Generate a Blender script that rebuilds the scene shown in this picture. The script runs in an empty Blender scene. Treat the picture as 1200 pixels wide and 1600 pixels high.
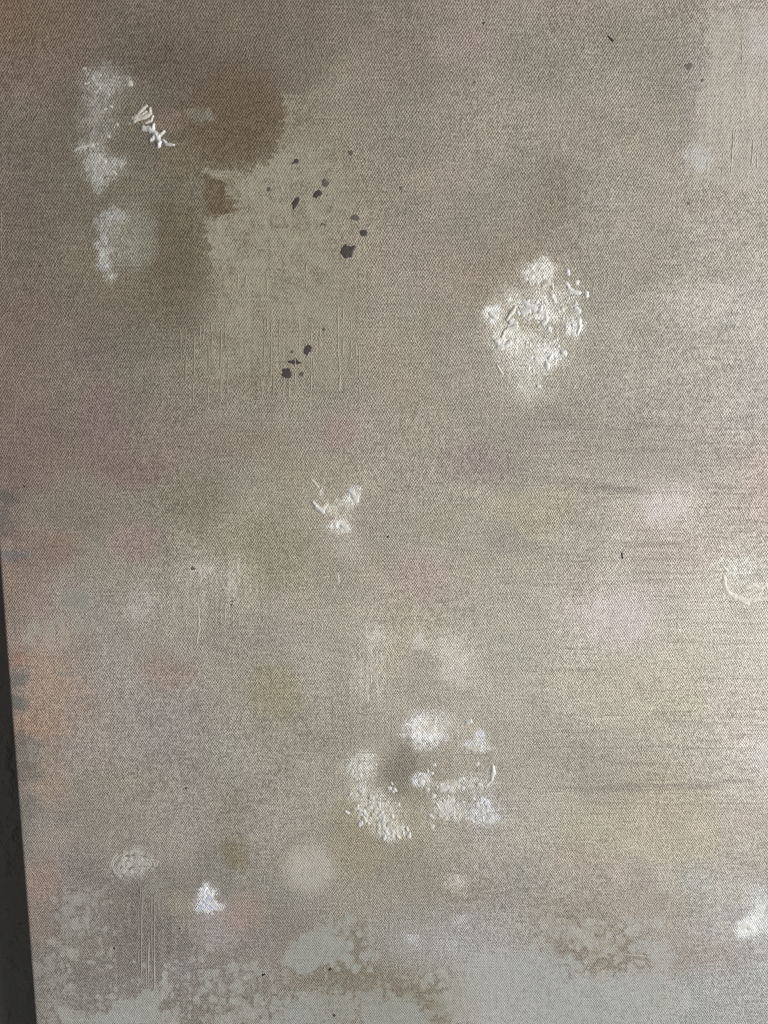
import bpy, math
import numpy as np
from math import radians

# ------------------------------------------------------------------ camera
PXM = 0.0003                    # metres of canvas per photograph pixel at the view centre
FPX = 1200.0                    # focal length in photograph pixels
TH = radians(8.8)               # camera pitched down towards the canvas
D = FPX * PXM
ZC = 0.42                       # height of the view centre above the painting's lower edge
F_ = np.array([0, math.cos(TH), -math.sin(TH)])
U_ = np.array([0, math.sin(TH), math.cos(TH)])
CAM = np.array([0, 0, ZC]) - D * F_

sc = bpy.context.scene
cd = bpy.data.cameras.new('camera')
cam = bpy.data.objects.new('camera', cd)
sc.collection.objects.link(cam)
cam.location = CAM
cam.rotation_euler = (math.pi / 2 - TH, 0, 0)
cd.sensor_fit = 'VERTICAL'
cd.sensor_height = 24.0
cd.lens = 24.0 * FPX / 1600.0
cd.clip_start = 0.01
cd.clip_end = 50
sc.camera = cam

# ------------------------------------------------------------------ light: dim room + one window to the right
w = bpy.data.worlds.new('World'); sc.world = w; w.use_nodes = True
bg = w.node_tree.nodes['Background']
bg.inputs['Color'].default_value = (0.93, 0.97, 1.0, 1)
bg.inputs['Strength'].default_value = 0.20
ld = bpy.data.lights.new('window_light', 'AREA')
ld.shape = 'RECTANGLE'; ld.size = 0.80; ld.size_y = 1.0
ld.energy = 21.5
ld.color = (1.0, 0.985, 0.96)
lamp = bpy.data.objects.new('window_light', ld); sc.collection.objects.link(lamp)
LPOS = np.array([0.98, -0.62, ZC - 0.02])
lamp.location = LPOS
import mathutils
lamp.rotation_euler = (mathutils.Vector((0.02, 0, ZC)) - mathutils.Vector(LPOS)).to_track_quat('-Z', 'Y').to_euler()

sc.cycles.use_denoising = False
sc.cycles.filter_width = 1.1
vs = sc.view_settings
vs.view_transform = 'Standard'; vs.look = 'None'; vs.exposure = 0.0; vs.gamma = 1.0
vs.use_curve_mapping = False

# ------------------------------------------------------------------ helpers
def at(px, py):
    """photograph pixel -> point (x, z) on the flat canvas"""
    u = (np.asarray(px, float) - 600) / FPX
    v = (800 - np.asarray(py, float)) / FPX
    ry = F_[1] + v * U_[1]
    rz = F_[2] + v * U_[2]
    t = -CAM[1] / ry
    return u * t, CAM[2] + rz * t

def to_px(x, z):
    dz = z - CAM[2]; dy = -CAM[1]
    depth = dy * F_[1] + dz * F_[2]
    return 600 + FPX * x / depth, 800 - FPX * (dy * U_[1] + dz * U_[2]) / depth

def lin(c):
    c = np.asarray(c, float) / 255.0
    return np.where(c <= 0.04045, c / 12.92, ((c + 0.055) / 1.055) ** 2.4)

def sst(a, b, x):
    t = np.clip((x - a) / (b - a + 1e-9), 0, 1)
    return t * t * (3 - 2 * t)

_tab = {}
def vnoise(X, Y, s, seed=0, ax=1.0, ay=1.0):
    """smooth value noise, feature size s pixels, stretched by ax, ay; range 0..1"""
    if seed not in _tab:
        _tab[seed] = np.random.default_rng(seed + 11).random((256, 256)).astype(np.float32)
    T = _tab[seed]
    x = X / (s * ax) + 37.3 + seed * 5.1; y = Y / (s * ay) + 71.9 + seed * 3.7
    xi = np.floor(x).astype(int); yi = np.floor(y).astype(int)
    fx = x - xi; fy = y - yi
    fx = fx * fx * (3 - 2 * fx); fy = fy * fy * (3 - 2 * fy)
    x0 = xi & 255; x1 = (xi + 1) & 255; y0 = yi & 255; y1 = (yi + 1) & 255
    return (T[y0, x0] * (1 - fx) + T[y0, x1] * fx) * (1 - fy) + (T[y1, x0] * (1 - fx) + T[y1, x1] * fx) * fy

def fbm(X, Y, s, seed=0, oct=4, ax=1.0, ay=1.0):
    r = 0; a = 1; tot = 0
    for i in range(oct):
        r = r + a * vnoise(X, Y, s / 2 ** i, seed + i * 7, ax, ay); tot += a; a *= 0.55
    return r / tot

def worley(X, Y, s, seed=0):
    rng = np.random.default_rng(seed + 900)
    JX = rng.random((128, 128)); JY = rng.random((128, 128)); RD = rng.random((128, 128))
    x = X / s + 500; y = Y / s + 500
    xi = np.floor(x).astype(int); yi = np.floor(y).astype(int)
    f1 = np.full(x.shape, 9.0); f2 = np.full(x.shape, 9.0); idv = np.zeros(x.shape)
    for dx in (-1, 0, 1):
        for dy in (-1, 0, 1):
            cx = xi + dx; cy = yi + dy
            a = cx & 127; b = cy & 127
            d = np.hypot(cx + JX[b, a] - x, cy + JY[b, a] - y)
            cl = d < f1
            f2 = np.where(cl, f1, np.minimum(f2, d))
            idv = np.where(cl, RD[b, a], idv)
            f1 = np.where(cl, d, f1)
    return f1, f2, idv

C = sc.collection
def mesh_obj(name, verts, faces, mat, parent=None, smooth=True):
    me = bpy.data.meshes.new(name)
    me.from_pydata([tuple(v) for v in verts], [], [tuple(f) for f in faces])
    if smooth:
        me.polygons.foreach_set('use_smooth', [True] * len(me.polygons))
    me.materials.append(mat)
    o = bpy.data.objects.new(name, me); C.objects.link(o)
    if parent: o.parent = parent
    return o

def box(name, x0, x1, y0, y1, z0, z1, mat, parent=None, bev=0.0):
    v = [(x0, y0, z0), (x1, y0, z0), (x1, y1, z0), (x0, y1, z0), (x0, y0, z1), (x1, y0, z1), (x1, y1, z1), (x0, y1, z1)]
    f = [(0, 3, 2, 1), (4, 5, 6, 7), (0, 1, 5, 4), (1, 2, 6, 5), (2, 3, 7, 6), (3, 0, 4, 7)]
    o = mesh_obj(name, v, f, mat, parent, smooth=False)
    if bev:
        m = o.modifiers.new('bevel', 'BEVEL'); m.width = bev; m.segments = 2
    return o

# ------------------------------------------------------------------ materials
class NT:
    def __init__(self, name):
        self.m = bpy.data.materials.new(name); self.m.use_nodes = True
        self.t = self.m.node_tree; self.n = self.t.nodes
        self.bsdf = self.n['Principled BSDF']
    def node(self, typ, **kw):
        n = self.n.new(typ)
        for k, v in kw.items(): setattr(n, k, v)
        return n
    def put(self, sock, v):
        if hasattr(v, 'is_output'): self.t.links.new(v, sock)
        else: sock.default_value = v
    def math(self, op, a, b=0.0, c=0.0, clamp=False):
        n = self.node('ShaderNodeMath', operation=op, use_clamp=clamp)
        self.put(n.inputs[0], a); self.put(n.inputs[1], b); self.put(n.inputs[2], c)
        return n.outputs[0]
    def vec(self, op, a, b=None, scale=None):
        n = self.node('ShaderNodeVectorMath', operation=op)
        self.put(n.inputs[0], a)
        if b is not None: self.put(n.inputs[1], b)
        if scale is not None: self.put(n.inputs['Scale'], scale)
        return n.outputs[0]
    def mix(self, f, a, b):
        n = self.node('ShaderNodeMix', data_type='RGBA')
        self.put(n.inputs['Factor'], f); self.put(n.inputs['A'], a); self.put(n.inputs['B'], b)
        return n.outputs['Result']
    def rng(self, x, a, b, c=0.0, d=1.0, kind='SMOOTHSTEP'):
        n = self.node('ShaderNodeMapRange', interpolation_type=kind)
        for i, v in enumerate((x, a, b, c, d)): self.put(n.inputs[i], v)
        return n.outputs[0]
    def noise(self, vec, scale, detail=2.0, rough=0.5):
        n = self.node('ShaderNodeTexNoise')
        self.put(n.inputs['Vector'], vec); n.inputs['Scale'].default_value = scale
        n.inputs['Detail'].default_value = detail; n.inputs['Roughness'].default_value = rough
        return n
    def scaled(self, vec, s):
        return self.vec('MULTIPLY', vec, s)

WP = 4.25 * PXM * 0.92          # warp repeat (two threads) in metres
WQ = 6.5 * PXM * 0.92           # weft repeat

def weave(N):
    """plain-weave height (0..1) and gradient from object coordinates"""
    tc = N.node('ShaderNodeTexCoord').outputs['Object']
    wob = N.noise(N.scaled(tc, (1, 1, 1)), 55.0, 3.0, 0.6)
    off = N.vec('SCALE', N.vec('SUBTRACT', wob.outputs['Color'], (0.5, 0.5, 0.5)), scale=0.0022)
    jit = N.noise(tc, 330.0, 1.0, 0.5)
    off2 = N.vec('SCALE', N.vec('SUBTRACT', jit.outputs['Color'], (0.5, 0.5, 0.5)), scale=0.0011)
    p = N.vec('ADD', N.vec('ADD', tc, off), off2)
    sp = N.node('ShaderNodeSeparateXYZ'); N.t.links.new(p, sp.inputs[0])
    ax = N.math('MULTIPLY', sp.outputs['X'], 2 * math.pi / WP)
    az = N.math('MULTIPLY', sp.outputs['Z'], 2 * math.pi / WQ)
    cx, sx = N.math('COSINE', ax), N.math('SINE', ax)
    cz, sz = N.math('COSINE', az), N.math('SINE', az)
    h = N.math('MULTIPLY_ADD', N.math('MULTIPLY', cx, cz), 0.5, 0.5)      # staggered bumps
    gx = N.math('MULTIPLY', N.math('MULTIPLY', sx, cz), -1.0)
    gz = N.math('MULTIPLY', N.math('MULTIPLY', cx, sz), -0.75)
    # per-thread slubs
    sl1 = N.noise(N.scaled(tc, (60, 60, 1000)), 1.0, 2.0).outputs['Fac']
    sl2 = N.noise(N.scaled(tc, (1300, 60, 70)), 1.0, 2.0).outputs['Fac']
    return tc, h, gx, gz, sl1, sl2

def weave_normal(N, tc, gx, gz, strength, rough_amt=0.25):
    geo = N.node('ShaderNodeNewGeometry').outputs['Normal']
    cb = N.node('ShaderNodeCombineXYZ')
    N.put(cb.inputs['X'], N.math('MULTIPLY', N.math('MULTIPLY', gx, -1.0), strength))
    N.put(cb.inputs['Y'], 0.0)
    N.put(cb.inputs['Z'], N.math('MULTIPLY', N.math('MULTIPLY', gz, -1.0), strength))
    ns = N.noise(tc, 1500.0, 2.0, 0.6)
    jit = N.vec('SCALE', N.vec('SUBTRACT', ns.outputs['Color'], (0.5, 0.5, 0.5)), scale=rough_amt)
    return N.vec('NORMALIZE', N.vec('ADD', N.vec('ADD', geo, cb.outputs[0]), jit))

def canvas_material():
    N = NT('painted_canvas')
    tc, h, gx, gz, sl1, sl2 = weave(N)
    ov = N.node('ShaderNodeAttribute', attribute_name='over')
    un = N.node('ShaderNodeAttribute', attribute_name='under')
    tp = N.node('ShaderNodeAttribute', attribute_name='top')
    cover, fill = ov.outputs['Alpha'], un.outputs['Alpha']
    fine = N.noise(tc, 1000.0, 2.0, 0.6).outputs['Fac']
    fine2 = N.noise(N.vec('ADD', tc, (3.1, 1.7, 5.3)), 700.0, 3.0, 0.65).outputs['Fac']
    patch = N.noise(tc, 240.0, 2.0, 0.5).outputs['Fac']
    cloud = N.math('MULTIPLY_ADD', patch, 0.15, N.math('MULTIPLY_ADD', sl1, 0.18, N.math('MULTIPLY', sl2, 0.12)))   # mean .225
    t = N.math('MULTIPLY_ADD', h, 0.36, N.math('MULTIPLY_ADD', fine, 0.95, cloud))
    t = N.math('SUBTRACT', t, 0.36)                                    # centred near 0.5
    thr = N.math('MULTIPLY_ADD', cover, -0.8, 0.9)
    m = N.rng(t, N.math('SUBTRACT', thr, 0.16), N.math('ADD', thr, 0.16))
    col = N.mix(m, un.outputs['Color'], ov.outputs['Color'])
    # dry paint dragged over the top
    t2 = N.math('MULTIPLY_ADD', h, 0.26, N.math('MULTIPLY_ADD', fine2, 1.0, cloud))
    t2 = N.math('SUBTRACT', t2, 0.355)
    thr2 = N.math('MULTIPLY_ADD', tp.outputs['Alpha'], -0.9, 0.95)
    m2 = N.rng(t2, N.math('SUBTRACT', thr2, 0.18), N.math('ADD', thr2, 0.18))
    col = N.mix(m2, col, tp.outputs['Color'])
    # thread-to-thread tone of the cloth showing through
    tone = N.math('MULTIPLY_ADD', N.math('ADD', sl1, sl2), 0.26, 0.74)
    tone = N.math('ADD', tone, N.math('MULTIPLY', N.math('SUBTRACT', fine, 0.5), 0.40))
    col = N.vec('SCALE', col, scale=tone)
    N.put(N.bsdf.inputs['Base Color'], col)
    strength = N.math('MULTIPLY', N.math('SUBTRACT', 1.0, N.math('MULTIPLY', fill, 0.75)), 0.52)
    strength = N.math('MULTIPLY', strength, N.rng(patch, 0.25, 0.75, 0.65, 1.25, 'LINEAR'))
    nrm = weave_normal(N, tc, gx, gz, strength, 0.65)
    N.put(N.bsdf.inputs['Normal'], nrm)
    N.bsdf.inputs['Roughness'].default_value = 0.5
    N.bsdf.inputs['Specular IOR Level'].default_value = 0.3
    return N.m

def paint_material(name, rgb, weave_strength=0.0, rough=0.5, mottle=0.10):
    N = NT(name)
    tc, h, gx, gz, s1, s2 = weave(N)
    a = N.noise(tc, 420.0, 3.0, 0.6).outputs['Fac']
    b = N.noise(tc, 1500.0, 2.0, 0.6).outputs['Fac']
    f = N.math('ADD', N.math('MULTIPLY_ADD', a, mottle * 2, 1 - mottle), N.math('MULTIPLY', N.math('SUBTRACT', b, 0.5), mottle * 2))
    N.put(N.bsdf.inputs['Base Color'], N.vec('SCALE', (rgb[0], rgb[1], rgb[2]), scale=f))
    N.put(N.bsdf.inputs['Normal'], weave_normal(N, tc, gx, gz, weave_strength, 0.3))
    N.bsdf.inputs['Roughness'].default_value = rough
    return N.m

def wall_material():
    N = NT('charcoal_wall_paint')
    tc = N.node('ShaderNodeTexCoord').outputs['Object']
    a = N.noise(tc, 60.0, 4.0, 0.55).outputs['Fac']
    b = N.noise(tc, 400.0, 3.0, 0.6).outputs['Fac']
    f = N.math('MULTIPLY', N.math('MULTIPLY_ADD', a, 0.5, 0.75), N.rng(N.noise(tc, 170.0, 1.0).outputs['Fac'], 0.24, 0.29, 0.35, 1.0))
    N.put(N.bsdf.inputs['Base Color'], N.vec('SCALE', WALL_RGB, scale=f))
    bp = N.node('ShaderNodeBump'); bp.inputs['Strength'].default_value = 0.9; bp.inputs['Distance'].default_value = 0.003
    N.put(bp.inputs['Height'], N.math('MULTIPLY_ADD', b, 0.25, N.rng(a, 0.45, 0.75)))
    N.put(N.bsdf.inputs['Normal'], bp.outputs[0])
    N.bsdf.inputs['Roughness'].default_value = 0.7
    return N.m

def wood_material():
    N = NT('pine_stretcher')
    tc = N.node('ShaderNodeTexCoord').outputs['Object']
    a = N.noise(N.scaled(tc, (8, 60, 60)), 4.0, 4.0, 0.6).outputs['Fac']
    N.put(N.bsdf.inputs['Base Color'], N.mix(a, (0.35, 0.24, 0.13, 1), (0.55, 0.41, 0.25, 1)))
    N.bsdf.inputs['Roughness'].default_value = 0.7
    return N.m
WALL_RGB = (0.140, 0.130, 0.117)

# ------------------------------------------------------------------ light level on the flat canvas, used only to turn
# colours read from the photograph into paint reflectance (divides the lamp's falloff OUT of them)
KEY, AMB = 0.0, 0.0
def light_level(X, Z):
    n = 6; tot = 0
    ax = np.array(lamp.rotation_euler.to_matrix().col[0]); ay = np.array(lamp.rotation_euler.to_matrix().col[1])
    nz = -np.array(lamp.rotation_euler.to_matrix().col[2])
    for i in range(n):
        for j in range(n):
            P = LPOS + ax * ld.size * ((i + .5) / n - .5) + ay * ld.size_y * ((j + .5) / n - .5)
            dx, dy, dz = P[0] - X, P[1], P[2] - Z
            d2 = dx * dx + dy * dy + dz * dz
            d = np.sqrt(d2)
            cs = -dy / d
            cl = np.clip(-(dx * nz[0] + dy * nz[1] + dz * nz[2]) / d, 0, 1)
            tot = tot + cs * cl / d2
    E = tot / (n * n) * ld.energy / (math.pi)       # irradiance from a Lambertian panel
    return E / math.pi + bg.inputs['Strength'].default_value * 0.97

# ------------------------------------------------------------------ the painting's own grid
XL = float(at(0, 900)[0]); XL2 = float(at(55, 1600)[0])
X_LEFT = 0.5 * (XL + XL2)
print('left edge', XL, XL2)
X_RIGHT = X_LEFT + 0.60
Z_TOP = ZC + 0.42
THICK = 0.034
ROUND = 0.0016

STEP = 1.5 * PXM
xr = float(at(1240, 0)[0])
zt = float(at(600, -40)[1]); zb = float(at(600, 1640)[1])
xs_front = np.concatenate([np.arange(X_LEFT + ROUND, xr, STEP), np.linspace(xr, X_RIGHT - ROUND, 60)[0:]])
zs = np.concatenate([np.linspace(0.0, zb, 40)[:-1], np.arange(zb, zt, STEP), np.linspace(zt, Z_TOP, 30)])
# profile across the painting: back edge, side, rounded corner, front, corner, side
prof = [(X_LEFT, THICK), (X_LEFT, THICK * 0.5), (X_LEFT, ROUND + .002)]
for k in range(6):
    a = math.pi / 2 * k / 6
    prof.append((X_LEFT + ROUND - ROUND * math.cos(a), ROUND - ROUND * math.sin(a)))
nl = len(prof)
prof += [(x, 0.0) for x in xs_front]
nf = len(prof)
for k in range(1, 7):
    a = math.pi / 2 * k / 6
    prof.append((X_RIGHT - ROUND + ROUND * math.sin(a), ROUND - ROUND * math.cos(a)))
prof += [(X_RIGHT, THICK * 0.5), (X_RIGHT, THICK)]
prof = np.array(prof)
PX, ZZ = np.meshgrid(prof[:, 0], zs)
PY = np.tile(prof[:, 1], (len(zs), 1))
# paint coordinates in photograph pixels (the cloth continues round the edge)
side = np.zeros(len(prof))
side[:nl] = -(prof[:nl, 1])
side[nf:] = prof[nf:, 1]
X, Y = to_px(PX + side[None, :], ZZ)
X = np.clip(X, -400, 2200); Y = np.clip(Y, -700, 2400)

# ------------------------------------------------------------------ coarse colour of the painted ground (as read in the photograph)
ANX = [0, 200, 400, 600, 800, 1000, 1200]
ANCH = np.array([
 [(112,97,82),(112,101,87),(112,102,88),(122,114,102),(146,136,124),(150,142,128),(165,156,146)],
 [(110,97,84),(108,98,86),(105,94,80),(128,118,105),(145,137,124),(148,140,126),(168,160,150)],
 [(110,100,88),(108,100,86),(105,92,76),(138,130,115),(148,140,127),(155,146,132),(172,162,152)],
 [(108,98,86),(107,100,84),(122,114,98),(140,131,117),(143,135,122),(160,151,138),(175,166,154)],
 [(110,100,87),(105,98,82),(125,117,101),(140,130,115),(142,132,117),(158,149,135),(178,170,158)],
 [(112,100,88),(108,100,86),(126,118,103),(142,134,118),(152,144,129),(165,158,146),(180,174,164)],
 [(115,103,92),(112,104,91),(124,117,103),(142,134,119),(152,144,129),(165,158,146),(182,175,165)],
 [(112,100,90),(118,107,97),(132,124,110),(146,138,123),(150,141,129),(165,156,144),(180,170,160)],
 [(112,102,92),(125,118,105),(138,132,116),(150,142,127),(160,152,136),(175,166,153),(188,177,165)],
 [(125,113,102),(132,126,114),(142,136,122),(158,150,135),(165,160,144),(182,174,161),(198,190,178)],
 [(138,124,113),(140,134,124),(148,141,128),(160,153,138),(165,160,146),(186,180,166),(200,195,180)],
 [(138,122,110),(142,136,127),(146,140,127),(155,150,136),(165,160,145),(182,177,160),(198,190,178)],
 [(130,120,110),(145,138,128),(150,144,132),(150,144,130),(162,155,142),(172,165,150),(196,189,179)],
 [(135,128,120),(148,140,130),(150,143,132),(152,144,128),(168,162,148),(178,170,152),(185,176,162)],
 [(135,125,117),(132,126,117),(142,136,126),(152,145,132),(158,151,140),(162,153,141),(180,178,172)],
 [(130,125,117),(127,122,114),(140,135,126),(150,146,138),(158,156,150),(160,156,149),(172,172,167)],
 [(135,132,124),(140,136,128),(142,138,128),(150,146,136),(160,160,155),(163,164,159),(170,171,167)]], float)

ANCH += np.array([2.0, 1.5, 3.0])
ANCH[0:12, :5] += np.array([4, 3, 3])
ANCH[6:10, 1:3] += np.array([3, 4, 3])
ANCH[1:15, 1:] += np.array([-1.0, 0.8, 0.8])
ANCH[1:8, 5:] -= np.array([4, 4, 4])
ANCH[3:14, 2:5] += np.array([1, 1, 1])
ANCH[0:3, :2] -= np.array([3, 2, 1])
ANCH[4:13, 0:4] += np.array([5, 4, 4])
ANCH[12:, :3] -= np.array([3, 3, 3])
def anchors(X, Y):
    gx = np.clip(X / 200.0, 0, 5.999); gy = np.clip(Y / 100.0, 0, 15.999)
    xi = gx.astype(int); yi = gy.astype(int)
    fx = (gx - xi)[..., None]; fy = (gy - yi)[..., None]
    fx = fx * fx * (3 - 2 * fx); fy = fy * fy * (3 - 2 * fy)
    return (ANCH[yi, xi] * (1 - fx) + ANCH[yi, xi + 1] * fx) * (1 - fy) + (ANCH[yi + 1, xi] * (1 - fx) + ANCH[yi + 1, xi + 1] * fx) * fy

WX = (fbm(X, Y, 70, 1) - .5); WY = (fbm(X, Y, 70, 2) - .5)
wX = (fbm(X, Y, 16, 3) - .5); wY = (fbm(X, Y, 16, 4) - .5)
base = anchors(X + WX * 160, Y + WY * 120)
# cloudy washes: small tone and hue drift of the thinned paint
base *= (1 + 0.10 * (fbm(X, Y, 120, 5) - .5) + 0.10 * (fbm(X, Y, 40, 6) - .5))[..., None]
hue = (fbm(X, Y, 90, 7) - .5)[..., None]; hue2 = (fbm(X, Y, 60, 8) - .5)[..., None]
base = base * (1 + hue * np.array([0.03, 0.0, -0.02]) + hue2 * np.array([0.012, -0.015, 0.03]))

OV, UN = 1.13, 0.865  # weave highlights and shade put into colour: brighter thread tops, darker pits
over = base * OV
under = base * UN
cover = np.full(X.shape, 0.50)
fill = 0.12 + 0.25 * sst(.45, .8, fbm(X, Y, 60, 9))
relief = np.zeros(X.shape)

def blob(cx, cy, rx, ry, ang=0, soft=0.5, rag=6.0, wave=14.0):
    """irregular patch mask"""
    e = max(rx, ry) * 1.7 + wave + rag + 4
    r0 = np.searchsorted(-ROWY, -(cy + e)); r1 = np.searchsorted(-ROWY, -(cy - e))
    lo = X[r0:r1].max(0) if r1 > r0 else X.max(0); hi = X[r0:r1].min(0) if r1 > r0 else X.min(0)
    cc = np.nonzero((lo > cx - e) & (hi < cx + e))[0]
    if r1 <= r0 or len(cc) == 0: return (slice(0, 1), slice(0, 1)), np.zeros((1, 1))
    sl = (slice(r0, r1), slice(cc[0], cc[-1] + 1))
    x = X[sl] - cx + WX[sl] * wave + wX[sl] * rag * 2; y = Y[sl] - cy + WY[sl] * wave + wY[sl] * rag * 2
    a = radians(ang); u = x * math.cos(a) + y * math.sin(a); v = -x * math.sin(a) + y * math.cos(a)
    d = np.sqrt((u / rx) ** 2 + (v / ry) ** 2)
    return sl, 1 - sst(1 - soft, 1 + soft * 0.6, d)

ROWY = Y[:, nl]
FULL = (slice(None), slice(None))
def full(b, k=1.0):
    r = np.zeros(X.shape); r[b[0]] = b[1] * k
    return r
def split(m):
    return m if isinstance(m, tuple) else (FULL, m)

def poly(pts, rag=5.0, soft=3.0, wave=8.0):
    """soft-edged polygon mask (signed distance)"""
    x = X + wX * rag * 2 + WX * wave; y = Y + wY * rag * 2 + WY * wave
    d = np.full(X.shape, 1e9); ins = np.zeros(X.shape, bool)
    n = len(pts)
    for i in range(n):
        (ax, ay), (bx, by) = pts[i], pts[(i + 1) % n]
        ex, ey = bx - ax, by - ay
        t = np.clip(((x - ax) * ex + (y - ay) * ey) / (ex * ex + ey * ey + 1e-9), 0, 1)
        d = np.minimum(d, np.hypot(x - ax - t * ex, y - ay - t * ey))
        c = ((ay > y) != (by > y)) & (x < (bx - ax) * (y - ay) / (by - ay + 1e-9) + ax)
        ins ^= c
    return sst(-soft, soft, np.where(ins, d, -d))

def wash(m, rgb, k=1.0):
    """thin transparent colour: both the top paint and what lies in the weave take it"""
    sl, m = split(m)
    m = (m * k)[..., None]
    over[sl] = over[sl] * (1 - m) + np.array(rgb, float) * OV * m
    under[sl] = under[sl] * (1 - m) + np.array(rgb, float) * UN * m

SCUM = .92
LACE = .55 * fbm(X, Y, 14, 91, 3) + .45 * fbm(X, Y, 45, 92, 2)
top = base * 1.0
topc = np.zeros(X.shape)
def scumble(m, rgb, c=0.6, f=None):
    """dry paint dragged over the weave: covers the thread tops, misses the pits"""
    sl, m = split(m)
    a = c * SCUM * m * np.clip(.15 + 1.7 * LACE[sl], 0, 1.3)
    wash((sl, m), rgb, .3)
    k = np.clip(a / (a + topc[sl] * .6 + 1e-4), 0, 1)[..., None]
    k = np.where(a[..., None] > .01, k, 0)
    top[sl] = top[sl] * (1 - k) + np.array(rgb, float) * k
    topc[sl] = np.maximum(topc[sl], a)
    if f is not None: fill[sl] = np.maximum(fill[sl], f * m)

def smooth_paint(m, rgb, f=0.8, c=0.95):
    sl, m = split(m)
    wash((sl, m), np.array(rgb) * .935)
    cover[sl] = cover[sl] * (1 - m) + c * m
    topc[sl] = topc[sl] * (1 - m)
    fill[sl] = fill[sl] * (1 - m) + f * m

def sc_(b, k): return (b[0], b[1] * k)
# --- upper left: brown stain and torn scraped patch
wash(blob(60, 40, 110, 70, 0, .9), (111, 97, 82), .5)
wash(blob(8, 15, 40, 60, 0, .9), (118, 99, 82), .5)
wash(blob(360, 190, 95, 95, 0, .6), (103, 89, 72), .8)
wash(blob(270, 400, 60, 120, 0, .7), (102, 91, 74), .6)
wash(blob(255, 95, 70, 40, 0, .8), (100, 89, 77), .7)
wash(blob(345, 305, 32, 40, 0, .3), (100, 87, 69), .8)
wash(blob(210, 285, 50, 60, 0, .6), (118, 113, 98), .8)
wash(blob(205, 170, 45, 50, 0, .6), (116, 109, 95), .7)
wash(blob(210, 375, 35, 50, 0, .4), (124, 120, 104), .9)
wash(blob(265, 190, 24, 18, 0, .5), (128, 112, 100), .7)
wash(blob(275, 250, 40, 30, 0, .6), (118, 107, 90), .7)
scumble(poly([(285, 172), (325, 168), (338, 190), (305, 192)], 6, 4), (132, 127, 113), .62)
_sx = wX.copy(); wX = wX + (fbm(X, Y, 5, 77, 2, 4.0, .6) - .5) * 1.6
patch = poly([(434, 128), (442, 180), (432, 228), (416, 262), (362, 266), (316, 262), (322, 277), (346, 283), (356, 310), (366, 330), (332, 337),
              (319, 350), (326, 384), (332, 420), (322, 446), (340, 474), (328, 500), (310, 525), (302, 560), (320, 600), (400, 622), (520, 615), (575, 560), (575, 430),
              (600, 300), (590, 220), (540, 150), (470, 116)], 7, 3.5, 6)
wX = _sx
patch = patch * (1 - .95 * sst(490, 640, X + WX * 140)) * (1 - .9 * sst(560, 650, Y + WY * 80))
wash(patch * (1 - sst(380, 520, X)), (112, 103, 88), .5)
patch = patch * (.72 + .28 * sst(170, 290, Y + WY * 60)) * sst(110, 170, Y + WY * 60)
scumble(patch, (154, 147, 131), .62, .4)
# white scumbles at far left of that stain
W1 = (168, 167, 160)
for (cx, cy, rx, ry, c) in [(168, 124, 42, 27, .52), (155, 160, 28, 26, .36), (152, 192, 24, 32, .42), (142, 228, 28, 15, .46), (160, 258, 34, 22, .55), (148, 284, 17, 20, .48)]:
    scumble(blob(cx, cy, rx * 1.15, ry * 1.15, 0, .6, 14), W1, c + .03, .3)
scumble(blob(172, 345, 22, 26, 0, .5, 12), (172, 172, 168), .65, .3)
scumble(blob(164, 398, 16, 46, 0, .6, 14), (188, 188, 187), .68, .3)
scumble(blob(176, 432, 10, 12, 20, .5, 8), (180, 178, 174), .6, .3)
scumble(blob(196, 375, 44, 58, 0, .7, 12), (150, 148, 138), .44, .3)
# --- top centre and right
wash(blob(735, 72, 55, 30, 0, .8), (150, 137, 132), .7)
wash(blob(460, 80, 40, 90, 0, .9), (122, 113, 100), .6)
wash(blob(870, 300, 40, 70, 0, .7), (137, 127, 112), .7)
wash(blob(810, 430, 60, 40, 0, .8), (143, 130, 114), .5)
wash(blob(830, 110, 60, 60, 0, .8), (140, 134, 122), .5)
wash(blob(720, 200, 60, 70, 0, .8), (150, 140, 127), .4)
rect = poly([(1112, 20), (1300, 10), (1300, 285), (1180, 292), (1085, 280), (1070, 235), (1095, 190), (1108, 120)], 14, 16, 22)
smooth_paint(rect * .7, (169, 162, 152), .6, .85)
scumble(blob(1086, 246, 26, 24, 0, .6, 8), (186, 184, 180), .6, .5)
wash(blob(1180, 160, 30, 30, 0, .7), (172, 166, 150), .5)
wash(blob(1185, 60, 20, 40, 0, .7), (176, 168, 166), .6)
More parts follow.
